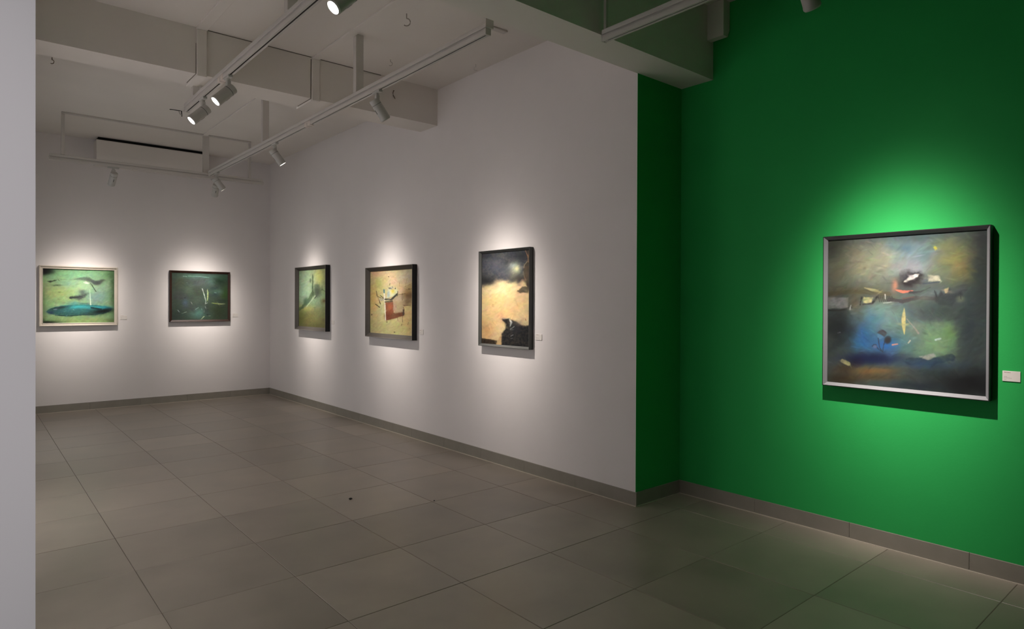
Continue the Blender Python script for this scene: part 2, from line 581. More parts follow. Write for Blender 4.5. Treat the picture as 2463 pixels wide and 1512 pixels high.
def spotlight(pos, aim, axis, label, lit=True, energy=200, angle=38, halo=0.0, zs=ZS, col=WARM, up=True):
    """pos: (x, y) on the track; aim: point that the head looks at."""
    piv = Vector((pos[0], pos[1], zs - 0.105))
    root = empty('track_spotlight', (pos[0], pos[1], zs), label, 'spotlight', 'white spotlights on the lighting tracks')
    d = (Vector(aim) - piv).normalized()
    pan = math.atan2(d.y, d.x)
    if not PROTO:
        z = Vector((0, 0, 0))
        a_ = MB().box(-0.016, 0.016, -0.055, 0.055, -0.018, 0.0, 0.003).lathe([(0.0, -0.034), (0.014, -0.034), (0.014, -0.018)], 16)
        PROTO['adapter'] = a_.build('adapter', M_LAMP)
        # cranked yoke: comes down from the adapter and cups the rear of the head
        PROTO['arm'] = MB().box(-0.018, 0.018, -0.014, 0.014, -0.100, -0.030, 0.005).lathe([(0.0, -0.024), (0.018, -0.022), (0.018, 0.022), (0.0, 0.024)], 20, (0, 0, -0.088), (0, 1, 0)).build('arm', M_LAMP, None, True)
        PROTO['head'] = head_mesh().build('head', M_LAMP, None, True)
        PROTO['slot_mark'] = MB().box(-0.003, 0.003, -0.0385, -0.0365, -0.055, -0.022, 0.0005).build('slot_mark', M_SEAM, None)
        PROTO['seam_ring'] = MB().lathe([(0.034, 0.0075), (0.0378, 0.0075), (0.0378, 0.0052), (0.034, 0.0052)], 32).build('seam_ring', M_SEAM, None, True)
        PROTO['lens'] = MB().lathe([(0.0, -0.1075), (0.016, -0.107), (0.0305, -0.1055), (0.0305, -0.103), (0.0, -0.103)], 24).build('lens', M_LENS_ON, None, True)
        first = True
    else:
        first = False

    def get(n):
        o = PROTO[n]
        if first:
            return o
        c = o.copy()
        scene.collection.objects.link(c)
        return c
    ad, ar, hd, sm, ln, rg = (get(n) for n in ('adapter', 'arm', 'head', 'slot_mark', 'lens', 'seam_ring'))
    for o in (ad, ar, hd):
        o.parent = root
        o.location = (0, 0, 0)
    ad.rotation_euler = (0, 0, 0 if axis == 'y' else math.pi / 2)
    ar.rotation_euler = (0, 0, pan + math.pi / 2)
    hd.location = (0, 0, -0.105)
    hd.rotation_mode = 'QUATERNION'
    # keep the local Y of the head away from straight up
    hd.rotation_quaternion = quat_to(d)
    rg.parent = hd
    sm.parent = hd
    ln.parent = hd
    if lit:
        p = piv + d * 0.128
        beam_profile(lamp('spot_lamp', p, p + d, energy, 150, 0.3, col, 0.02, root), angle, halo)
    return root


ZP = 1.42
E5 = 315
spotlight((T1X, 4.742), (XI, 4.75, 1.50), 'y', 'lit lamp nearest the cream joiner on the left track', energy=425, angle=30, halo=0.06, col=COOL)
spotlight((T1X, 5.370), (XI, 5.35, 1.50), 'y', 'lit lamp at the far end of the left track', energy=425, angle=30, halo=0.06, col=COOL)
spotlight((T1X, 2.87), (XI, 2.87, 1.50), 'y', 'lit lamp cut by the top edge of the photograph', energy=425, angle=30, halo=0.06, col=COOL)
spotlight((T2X, 4.338), (XW - 0.05, 4.26, 1.36), 'y', 'spotlight aimed at the peach and black upright picture, nearest on the long track', energy=E5, angle=22, halo=0.035)
spotlight((T2X, 6.421), (XW - 0.06, 6.20, 1.34), 'y', 'spotlight aimed at the orange and cream picture, second along the long track', energy=E5, angle=22, halo=0.035)
spotlight((T2X, 8.36), (XW - 0.06, 8.27, 1.36), 'y', 'spotlight tilted right in the far corner where two tracks meet', energy=E5, angle=22, halo=0.035)
spotlight((1.28, T3Y), (1.09, YB - 0.05, 1.38), 'x', 'lone spotlight on the cross track below the air conditioner', energy=E5, angle=22, halo=0.035, zs=2.921)
spotlight((2.375, T3Y), (2.50, YB - 0.05, 1.38), 'x', 'spotlight tilted left in the far corner where two tracks meet', energy=E5, angle=22, halo=0.035, zs=2.921)
spotlight((T4X, 1.372), (XG - 0.05, 1.365, 1.30), 'y', 'spotlight at the top edge in front of the green wall', energy=560, angle=24, halo=0.02, zs=2.918)

# added bare lamps out of view: brighten the near floor and bounce green light
lamp('spot_lamp', (T4X - 0.1, -0.7, 2.73), (2.3, 0.7, 0.0), 32, 80, 1.0, WARM, 0.02)
lamp('spot_lamp', (T4X + 0.08, -1.25, 2.73), (XG - 0.05, -1.25, 1.3), 420, 54, 1.0, WARM, 0.02)

# ------------------------------------------------------------------ air conditioner on the back wall
ac = empty('air_conditioner', (1.87, YB, 3.115), 'long white air conditioner high on the back wall, dark gap on top', 'air conditioner')
prof = [(YB, 3.115), (9.72, 3.115), (9.68, 3.130), (9.662, 3.165), (9.657, 3.22), (9.657, 3.405), (9.665, 3.415), (YB, 3.415)]
MB().prism(prof, lambda p, t: (t, p[0], p[1]), 1.24, 2.50).build('body', M_AC, ac)
MB().box(1.262, 2.478, 9.700, YB, 3.415, ZC - 0.002).build('grille_gap_shade', M_BLACK, ac)  # grille block; its black also paints the shaded gap under the ceiling
MB().box(1.30, 2.44, 9.700, 9.79, 3.109, 3.116, 0.001).build('louver', M_AC, ac)


# ------------------------------------------------------------------ hooks and a loose wire on the ceiling
def hook(x, y, z, s, m, label, ang=0.0, rad=0.0035):
    pts = [(0, 0, 0)]
    pts += [(0, 0, -0.35)]
    for k in range(0, 11):
        a = math.radians(90 - 22 * k)
        pts.append((0.30 * math.cos(a), 0, -0.68 + 0.30 * math.sin(a)))
    c, s_ = math.cos(ang), math.sin(ang)
    P_ = [(x + s * p[0] * c, y + s * p[0] * s_, z + s * p[2]) for p in pts]
    o = MB().tube(P_, rad, 8).build('ceiling_hook', m, None, True)
    me = o.data
    for v in me.vertices:
        v.co -= Vector((x, y, z))
    o.location = (x, y, z)
    return tag(o, label, 'hook', 'hooks left in the ceiling')


hook(0.556, 6.81, ZC, 0.055, M_HOOK, 'dark steel hook in the ceiling beside the left wall end', math.radians(-40), 0.003)
hook(2.391, 4.084, ZC, 0.090, M_HOOKP, 'largest painted hook in the ceiling, left of the near beam', math.radians(-40), 0.004)
hook(2.738, 4.942, ZC, 0.055, M_HOOKP, 'small painted hook in the ceiling just above the long track', math.radians(-40), 0.002)
hook(3.35, 4.55, ZC, 0.055, M_METAL, 'white painted hook in the ceiling between the long track and white wall', math.radians(140), 0.003)
w = MB().tube([(1.66, 7.787, ZC - 0.004), (1.70, 7.78, ZC - 0.002), (1.745, 7.77, ZC - 0.006), (1.773, 7.765, ZC - 0.006), (1.775, 7.765, ZC - 0.065)], 0.004, 6)
w.tube([(1.745, 7.77, ZC - 0.006), (1.752, 7.768, ZC - 0.03), (1.762, 7.767, ZC - 0.05), (1.766, 7.766, ZC - 0.03), (1.768, 7.766, ZC - 0.006)], 0.002, 6)
tag(w.build('loose_wire', M_BLACK, None, True), 'short black wire hanging from the ceiling behind the lit lamps', 'wire')
w = MB().tube([(2.988, 5.333, 3.335), (2.980, 5.328, 3.315), (2.982, 5.326, 3.295), (2.995, 5.328, 3.275), (3.005, 5.333, 3.268)], 0.003, 6)
w.lathe([(0, 0), (0.005, 0), (0.005, 0.004), (0, 0.004)], 8, (2.988, 5.331, 3.338), (0, -1, 0))
tag(w.build('wall_hook', M_HOOK, None, True), 'small bent hook on the face of the far beam', 'hook', 'hooks left in the ceiling')

# crumbs on the floor


def crumb(x, y, s, label):
    m_ = MB().lathe([(0, 0), (s * 0.8, 0.0), (s, s * 0.35), (s * 0.6, s * 0.8), (0, s * 0.9)], 7, (x, y, 0))
    m_.v = [(p[0] + 0.25 * s * math.sin(9 * i), p[1] + 0.25 * s * math.cos(5 * i), p[2]) for i, p in enumerate(m_.v)]
    tag(m_.build('crumb', M_BLACK), label, 'debris')


crumb(2.051, 4.250, 0.011, 'larger black crumb lying on the floor tiles')
crumb(2.481, 3.839, 0.005, 'tiny black crumb lying on a tile joint')


# ------------------------------------------------------------------ pictures: painted canvases as coloured dense meshes
def vnoise(x, y, seed, oct_=4):
    rng = np.random.RandomState(seed)
    out = np.zeros_like(x)
    amp, tot = 1.0, 0.0
    for o in range(oct_):
        g = rng.rand(64, 64)
        xi = np.floor(x).astype(int)
        yi = np.floor(y).astype(int)
        fx, fy = x - xi, y - yi
        fx = fx * fx * (3 - 2 * fx)
        fy = fy * fy * (3 - 2 * fy)
        a = g[xi % 64, yi % 64]
        b = g[(xi + 1) % 64, yi % 64]
        c = g[xi % 64, (yi + 1) % 64]
        d = g[(xi + 1) % 64, (yi + 1) % 64]
        out += amp * ((a * (1 - fx) + b * fx) * (1 - fy) + (c * (1 - fx) + d * fx) * fy)
        tot += amp
        amp *= 0.55
        x, y = x * 2.03 + 7.1, y * 2.03 + 3.7
    return out / tot - 0.5


def homography(quad):
    # maps (u, v) in the unit square, v down, to the quad TL TR BR BL
    src = [(0, 0), (1, 0), (1, 1), (0, 1)]
    A, b = [], []
    for (u_, v_), (x, y) in zip(src, quad):
        A.append([u_, v_, 1, 0, 0, 0, -u_ * x, -v_ * x]); b.append(x)
        A.append([0, 0, 0, u_, v_, 1, -u_ * y, -v_ * y]); b.append(y)
    h = np.linalg.solve(np.array(A, float), np.array(b, float))
    return np.append(h, 1).reshape(3, 3)


def paint(quad, base, ops, nu, nv, seed, warp, gain):
    big = nu > 300
    Hm = homography(quad)
    u_, v_ = np.meshgrid((np.arange(nu) + 0.5) / nu, (np.arange(nv) + 0.5) / nv)
    den = Hm[2, 0] * u_ + Hm[2, 1] * v_ + 1
    X = (Hm[0, 0] * u_ + Hm[0, 1] * v_ + Hm[0, 2]) / den
    Y = (Hm[1, 0] * u_ + Hm[1, 1] * v_ + Hm[1, 2]) / den
    S = abs(quad[2][1] - quad[0][1]) / 1000.0
    wx = vnoise(X / (70 * S), Y / (70 * S), seed)
    wy = vnoise(X / (70 * S) + 31, Y / (70 * S) + 17, seed + 1)
    fx = vnoise(X / (14 * S), Y / (22 * S), seed + 2, 3)
    fy = vnoise(X / (22 * S) + 9, Y / (14 * S) + 5, seed + 3, 3)
    C = np.tile(np.array(base, float), (nv, nu, 1))
    ca, sa = math.cos(0.6), math.sin(0.6)
    Xr, Yr = (X * ca - Y * sa) / S, (X * sa + Y * ca) / S
    dry = np.clip(0.92 + 0.75 * vnoise(Xr / 16, Yr / 16, seed + 4, 4), 0.5 if big else 0.84, 1)

    def blend(wt, col):
        wt = np.clip(wt, 0, 1)[..., None]
        return C * (1 - wt) + np.array(col, float) * wt
    for op in ops:
        k = op[0]
        if k == 'G':      # soft blob: cx cy rx ry rot colour alpha power
            _, cx, cy, rx, ry, rot, col, al, pw = op
            ws = warp * (1.0 if pw <= 2.5 else 0.15) * min(1.0, min(rx, ry) / (110.0 * S))
            dx = X + wx * ws * 2 * S - cx
            dy = Y + wy * ws * 2 * S - cy
            a = math.radians(rot)
            p = (dx * math.cos(a) + dy * math.sin(a)) / rx
            q = (-dx * math.sin(a) + dy * math.cos(a)) / ry
            C = blend(al * np.exp(-np.power(np.sqrt(p * p + q * q), pw)), col)
        elif k == 'L':    # brush stroke
            _, pts, wd, col, al, taper, ws = op
            x_ = X + fx * ws * 0.6
            y_ = Y + fy * ws * 0.6
            best = np.full(X.shape, 1e9)
            tt = np.zeros(X.shape)
            n = len(pts) - 1
            for i in range(n):
                (ax, ay), (bx_, by_) = pts[i], pts[i + 1]
                ex, ey = bx_ - ax, by_ - ay
                t = np.clip(((x_ - ax) * ex + (y_ - ay) * ey) / (ex * ex + ey * ey + 1e-9), 0, 1)
                dd = np.hypot(x_ - ax - t * ex, y_ - ay - t * ey)
                m_ = dd < best
                best = np.where(m_, dd, best)
                tt = np.where(m_, (i + t) / n, tt)
            hw = wd / 2.0
            if taper == 1:
                hw = hw * (0.35 + 0.65 * tt)
            elif taper == 2:
                hw = hw * (0.15 + 0.85 * np.sin(np.pi * np.clip(tt, 0, 1)))
            elif taper == 3:
                hw = hw * (1.0 - 0.65 * tt)
            soft = max(2.5 * S, wd * 0.18)
            C = blend(al * np.clip((hw - best) / soft + 0.5, 0, 1) * dry, col)
        elif k == 'Q':    # polygon with a soft, ragged edge
            _, pts, soft, col, al, ws = op
            x_ = X + fx * ws + wx * ws
            y_ = Y + fy * ws + wy * ws
            ins = np.zeros(X.shape, bool)
            best = np.full(X.shape, 1e9)
            n = len(pts)
            for i in range(n):
                (ax, ay), (bx_, by_) = pts[i], pts[(i + 1) % n]
                ex, ey = bx_ - ax, by_ - ay
                t = np.clip(((x_ - ax) * ex + (y_ - ay) * ey) / (ex * ex + ey * ey + 1e-9), 0, 1)
                best = np.minimum(best, np.hypot(x_ - ax - t * ex, y_ - ay - t * ey))
                if ey != 0:
                    cr = ((ay > y_) != (by_ > y_)) & (x_ < ex * (y_ - ay) / ey + ax)
                    ins ^= cr
            sd = np.where(ins, best, -best)
            C = blend(al * np.clip(sd / soft + 0.5, 0, 1) * dry, col)
    # visible brushwork: many short dabs picking up the colour underneath, then a fine unevenness
    rng = np.random.RandomState(seed + 20)
    for _ in range(900):
        cu, cv = rng.rand() * nu, rng.rand() * nv
        ln, wd = rng.uniform(4, 15), rng.uniform(1.0, 3.6)
        an = 3.0 * vnoise(np.array([cu / 50.0 + 3]), np.array([cv / 50.0 + 5]), seed + 21, 2)[0] + rng.uniform(-0.5, 0.5)
        a0_, a1_ = int(max(0, cu - ln - 4)), int(min(nu, cu + ln + 5))
        b0_, b1_ = int(max(0, cv - ln - 4)), int(min(nv, cv + ln + 5))
        gx, gy = np.meshgrid(np.arange(a0_, a1_) - cu, np.arange(b0_, b1_) - cv)
        p = gx * math.cos(an) + gy * math.sin(an)
        q = -gx * math.sin(an) + gy * math.cos(an)
        wt = np.clip(1.3 - np.abs(q) / wd, 0, 1) * np.clip(1.3 - np.abs(p) / ln, 0, 1) * rng.uniform(0.2, 0.6) * (1.0 if big else 0.4)
        sc_ = C[min(nv - 1, int(cv)), min(nu - 1, int(cu))] * rng.uniform(0.78, 1.22) * (1 + rng.uniform(-0.07, 0.07, 3))
        sub = C[b0_:b1_, a0_:a1_]
        C[b0_:b1_, a0_:a1_] = sub * (1 - wt[..., None]) + sc_ * wt[..., None]
    br = 1 + 0.14 * vnoise(Xr / 40 + wx, Yr / 18 + wy, seed + 5, 4)
    for ch in range(3):
        C[..., ch] *= 1 + 0.12 * vnoise(Xr / 60 + 3 * ch + 2 * wx, Yr / 45 + 2 * wy, seed + 8 + ch, 4)
    C = np.clip(C * br[..., None], 0, 255) / 255.0
    L_ = np.where(C <= 0.04045, C / 12.92, ((C + 0.055) / 1.055) ** 2.4) * gain
    L_ = L_ / np.array([1.0, 0.925, 0.83])        # colours were judged under warm lamps
    return np.clip(L_, 0.001, 0.92)


def canvas_material():
    m = bpy.data.materials.new('oil_paint')
    m.use_nodes = True
    nt = m.node_tree
    b = nt.nodes['Principled BSDF']
    at = nt.nodes.new('ShaderNodeAttribute')
    at.attribute_name = 'paint'
    nt.links.new(at.outputs['Color'], b.inputs['Base Color'])
    b.inputs['Roughness'].default_value = 0.55
    b.inputs['Specular IOR Level'].default_value = 0.25
    tc = nt.nodes.new('ShaderNodeTexCoord')
    n = nt.nodes.new('ShaderNodeTexNoise')
    n.inputs['Scale'].default_value = 120
    n.inputs['Detail'].default_value = 4
    nt.links.new(tc.outputs['Object'], n.inputs['Vector'])
    bp = nt.nodes.new('ShaderNodeBump')
    bp.inputs['Strength'].default_value = 0.12
    bp.inputs['Distance'].default_value = 0.001
    nt.links.new(n.outputs['Fac'], bp.inputs['Height'])
    nt.links.new(bp.outputs['Normal'], b.inputs['Normal'])
    return m


M_CANVAS = canvas_material()


def picture(wall, a0, a1, z0, z1, depth, wi, di, fmats, label, quad, base, ops, nu, nv, seed, gain, warp=40, lip=0.004, step=None):
    """wall: 'w' white right wall, 'g' green wall, 'b' back wall. a0 is the picture's left side, a1 its right side."""
    wid, hei = abs(a1 - a0), z1 - z0

    def W_(s, z, d):          # s along the picture from its left, d out of the wall
        if wall == 'b':
            return (a0 + s, YB - d, z)
        return ((XW if wall == 'w' else XG) - d, a0 - s, z)
    root = empty('framed_painting', W_(wid / 2, z0, 0), label, 'painting', 'framed paintings on the gallery walls')
    m_out, m_in, m_lip = fmats
    # rail profile: (distance in from the outer edge, height off the wall)
    outer = [(0, 0.004), (0, depth), (lip, depth)]
    inner = [(lip, depth), (wi, depth - di), (wi + 0.001, depth - di - 0.012)]
    if step:
        outer = [(0, 0.004), (0, depth - 0.006), (lip, depth)]
        inner = [(lip, depth), (step, depth - 0.002), (step + 0.002, depth - 0.012), (wi - 0.006, depth - 0.014), (wi - 0.005, depth - 0.008), (wi, depth - 0.010), (wi + 0.001, depth - di - 0.012)]
    back = [(wi + 0.001, 0.004), (0, 0.004)]
    corners = ((0, z0), (wid, z0), (wid, z1), (0, z1))
    dirs = ((1, 1), (-1, 1), (-1, -1), (1, -1))

    def ring(prof, c0, c1):
        m_ = MB()
        vs_, fs_ = [], []
        for c in (c0, c1):
            (sx, sz), (dx, dz) = corners[c], dirs[c]
            for (w_, h_) in prof:
                vs_.append(W_(sx + dx * w_, sz + dz * w_, h_))
        n = len(prof)
        for i in range(n - 1):
            fs_.append((i, i + 1, n + i + 1, n + i))
        return m_, vs_, fs_
    for nm, c0, c1 in (('bottom', 0, 1), ('right', 1, 2), ('top', 2, 3), ('left', 3, 0)):
        m_, vs_, fs_ = ring(outer + inner[1:] + back, c0, c1)
        n = len(outer + inner[1:] + back)
        fs_ += [(n - 1, 0, n, 2 * n - 1)] if False else []
        fs_ += [tuple(range(n - 1)), tuple(range(n, 2 * n - 1))[::-1]]
        m_.add(vs_, fs_)
        o = m_.build('frame_rail', m_out, root)
        o.data.materials.append(m_in)
        o.data.materials.append(m_lip)
        # inner bevel faces take the inner finish
        ctr = Vector(W_(wid / 2, (z0 + z1) / 2, depth))
        off = parent_world(root)
        nrm = Vector(W_(0, z0, 1)) - Vector(W_(0, z0, 0))
        for p in o.data.polygons:
            h_ = [(o.data.vertices[i].co + off - Vector(W_(0, z0, 0))).dot(nrm) for i in p.vertices]
            ws_ = []
            for i in p.vertices:
                q = o.data.vertices[i].co + off - Vector(W_(0, z0, 0))
                s_ = q.dot(Vector(W_(1, z0, 0)) - Vector(W_(0, z0, 0)))
                z_ = q.z
                ws_.append(min(s_, wid - s_, z_, hei - z_))
            if len(p.vertices) == 4 and min(ws_) > lip * 0.99 - 1e-5:
                p.material_index = 1
            elif len(p.vertices) == 4 and min(h_) > depth - 1e-4:
                p.material_index = 2
    # stretched canvas
    cd = depth - di - 0.006
    e = wi - 0.002
    col = paint(quad, base, ops, nu, nv, seed, warp, gain)
    ss = np.linspace(e, wid - e, nu + 1)
    zz = np.linspace(z1 - e, z0 + e, nv + 1)
    SS, ZZ = np.meshgrid(ss, zz)
    off = parent_world(root)
    co = np.empty((nv + 1, nu + 1, 3))
    if wall == 'b':
        co[..., 0] = a0 + SS
        co[..., 1] = YB - cd
    else:
        co[..., 0] = (XW if wall == 'w' else XG) - cd
        co[..., 1] = a0 - SS
    co[..., 2] = ZZ
    co -= np.array(off)
    idx = np.arange((nu + 1) * (nv + 1)).reshape(nv + 1, nu + 1)
    quads = np.stack([idx[:-1, :-1], idx[1:, :-1], idx[1:, 1:], idx[:-1, 1:]], -1).reshape(-1, 4)
    me = bpy.data.meshes.new('canvas')
    me.vertices.add((nu + 1) * (nv + 1))
    me.vertices.foreach_set('co', co.reshape(-1))
    me.loops.add(quads.size)
    me.loops.foreach_set('vertex_index', quads.reshape(-1).astype(np.int32))
    me.polygons.add(len(quads))
    me.polygons.foreach_set('loop_start', np.arange(0, quads.size, 4, dtype=np.int32))
    me.polygons.foreach_set('loop_total', np.full(len(quads), 4, dtype=np.int32))
    me.update(calc_edges=True)
    at = me.attributes.new('paint', 'FLOAT_COLOR', 'CORNER')
    # corner colours: averaged on the grid points
    pc = np.pad(col, ((1, 1), (1, 1), (0, 0)), mode='edge')
    vc = (pc[:-1, :-1] + pc[1:, :-1] + pc[:-1, 1:] + pc[1:, 1:]) / 4
    vc = np.concatenate([vc, np.ones(vc.shape[:2] + (1,))], -1).reshape(-1, 4)
    at.data.foreach_set('color', vc[quads.reshape(-1)].reshape(-1).astype(np.float32))
    me.materials.append(M_CANVAS)
    c = bpy.data.objects.new('canvas', me)
    scene.collection.objects.link(c)
    c.parent = root
    # backing board
    bk = MB()
    p0, p1 = W_(0.01, z0 + 0.01, 0.003), W_(wid - 0.01, z1 - 0.01, cd - 0.004)
    bk.box(min(p0[0], p1[0]), max(p0[0], p1[0]), min(p0[1], p1[1]), max(p0[1], p1[1]), p0[2], p1[2])
    bk.build('backing_board', M_BOARD, root)
    return root


M_BOARD = mat('brown_board', (0.10, 0.08, 0.06), 0.8, 0.1)
F_CREAM = mat('cream_frame', (0.60, 0.54, 0.46), 0.5, 0.3, 0.04, 20)
F_CREAMI = mat('cream_frame_face', (0.58, 0.52, 0.44), 0.45, 0.35, 0.04, 20)
F_BROWN = mat('dark_brown_frame', (0.020, 0.010, 0.006), 0.5, 0.2, 0.15, 20)
F_BROWNI = mat('red_brown_frame', (0.032, 0.014, 0.009), 0.45, 0.25, 0.15, 20)
F_GREY = mat('dark_bronze_frame', (0.055, 0.05, 0.043), 0.4, 0.4, 0.08, 20)
F_GREYI = mat('grey_bronze_frame', (0.075, 0.067, 0.059), 0.5, 0.2, 0.05, 20)
F_EDGE = mat('pale_frame_edge', (0.20, 0.18, 0.165), 0.4, 0.4, 0.1, 40)  # paler finish on the thin front lip of the frame
F_BLACK = mat('black_frame', (0.012, 0.012, 0.012), 0.5, 0.3)
F_SILVER = mat('silver_frame', (0.24, 0.24, 0.255), 0.5, 0.25, 0.02, 30)
F_STEEL = mat('grey_green_frame', (0.05, 0.052, 0.048), 0.4, 0.4, 0.04, 20)
F_STEELI = mat('pale_steel_frame', (0.11, 0.113, 0.108), 0.5, 0.2, 0.03, 20)


def G(cx, cy, rx, ry, col, al=0.8, rot=0, pw=2.0):
    return ('G', cx, cy, rx, ry, rot, col, al, pw)


def L(pts, wd, col, al=0.95, taper=0, ws=6):
    return ('L', pts, wd, col, al, taper, ws)


def Q(pts, soft, col, al=0.95, ws=14):
    return ('Q', pts, soft, col, al, ws)


P1 = [
    G(900, 300, 620, 120, (140, 200, 145), .8), G(1000, 560, 420, 170, (180, 210, 160), .8), G(480, 660, 300, 150, (172, 185, 108), .8),
    G(260, 560, 130, 90, (168, 162, 112), .6), G(1320, 640, 180, 260, (145, 178, 140), .8), G(640, 470, 170, 50, (135, 180, 150), .6),
    G(1200, 760, 200, 130, (130, 158, 150), .8), G(900, 1190, 520, 60, (170, 188, 110), .8), G(1200, 1160, 120, 25, (190, 190, 120), .5),
    G(1555, 600, 75, 620, (62, 88, 52), .85), G(1480, 300, 120, 90, (92, 125, 75), .6), G(180, 900, 60, 420, (92, 112, 70), .8), G(1500, 1190, 110, 50, (95, 112, 62), .7),
    G(800, 190, 900, 28, (30, 45, 30), .7), G(210, 240, 150, 85, (4, 7, 4), 1.0, 0, 3), G(330, 250, 100, 60, (20, 30, 18), .6),  # long dark strip along the top paints the frame's shadow on the canvas
    G(300, 1240, 260, 40, (8, 12, 6), .9), G(190, 1200, 40, 60, (40, 60, 30), .7),
    Q([(770, 400), (900, 375), (1000, 360), (1080, 362), (1130, 398), (1180, 425), (1250, 425), (1330, 400), (1385, 402), (1330, 450), (1250, 505), (1180, 505), (1120, 462), (1000, 420), (880, 405)], 26, (92, 102, 88)),
    G(1230, 468, 90, 36, (66, 70, 68), .75), G(1330, 415, 45, 22, (70, 80, 60), .6),
    Q([(258, 437), (330, 428), (465, 413), (410, 445), (330, 466)], 12, (38, 48, 32)), L([(478, 402), (500, 430)], 8, (35, 45, 30)),
    L([(530, 408), (700, 402), (760, 398)], 8, (110, 135, 105), .6), G(460, 518, 85, 16, (72, 92, 62), .8), L([(400, 525), (470, 515)], 16, (55, 72, 48), .7),
    G(505, 650, 30, 9, (90, 100, 60), .8), G(490, 795, 24, 8, (110, 115, 70), .6),
    Q([(960, 455), (1010, 443), (1075, 465), (1060, 492), (990, 482)], 18, (250, 250, 222)),
    L([(1100, 475), (1130, 520)], 10, (40, 50, 40)), L([(1125, 510), (1160, 570), (1203, 635)], 16, (25, 30, 24)),
    G(940, 650, 70, 50, (80, 92, 88), .8), Q([(700, 752), (800, 722), (930, 690), (1060, 668), (960, 760), (880, 795), (760, 778)], 40, (62, 66, 66), .85, 26),
    L([(715, 755), (820, 745), (920, 735)], 44, (42, 44, 46), .9, 3, 16), G(860, 840, 130, 22, (150, 180, 130), .6), G(940, 865, 200, 14, (70, 92, 85), .8),
    G(780, 860, 120, 35, (105, 175, 155), .7),
    Q([(245, 1030), (300, 975), (420, 935), (600, 905), (900, 880), (1200, 890), (1400, 920), (1512, 960), (1480, 1000), (1380, 1050), (1200, 1085), (950, 1095), (700, 1115), (480, 1108), (330, 1070)], 14, (44, 92, 88)),
    G(860, 930, 300, 42, (72, 190, 186), .95), G(1310, 938, 170, 28, (62, 182, 184), .95), G(760, 1010, 260, 40, (62, 125, 122), .6),
    G(1330, 1010, 200, 46, (10, 16, 18), 1.0, -8), L([(1110, 945), (1200, 960), (1300, 975)], 30, (16, 32, 34), .8), G(520, 950, 190, 26, (35, 48, 45), .85, -9),
    G(340, 1045, 70, 30, (48, 62, 84), .8), L([(420, 1095), (700, 1105), (950, 1085), (1150, 1075)], 14, (28, 42, 40), .8), G(1130, 1060, 110, 24, (58, 78, 62), .7),
    L([(245, 1025), (300, 970), (420, 930)], 7, (160, 195, 150), .7), G(470, 905, 60, 14, (190, 205, 150), .8),
    L([(395, 985), (440, 975)], 9, (165, 190, 200)), L([(430, 985), (455, 978)], 6, (190, 205, 210)), L([(590, 1025), (640, 1005)], 7, (120, 175, 170), .8), L([(760, 980), (785, 990)], 9, (140, 200, 195)),
    L([(410, 1090), (470, 1092)], 5, (150, 175, 175)), L([(625, 1100), (660, 1090)], 6, (170, 195, 190)), L([(490, 1108), (497, 1130)], 6, (170, 195, 180)),
    L([(1085, 600), (1092, 760), (1097, 885)], 20, (228, 248, 208), 1, 1, 2), G(1097, 885, 14, 16, (228, 248, 208), 1, 0, 4), L([(1073, 760), (1078, 850)], 5, (190, 150, 90), .7),
]
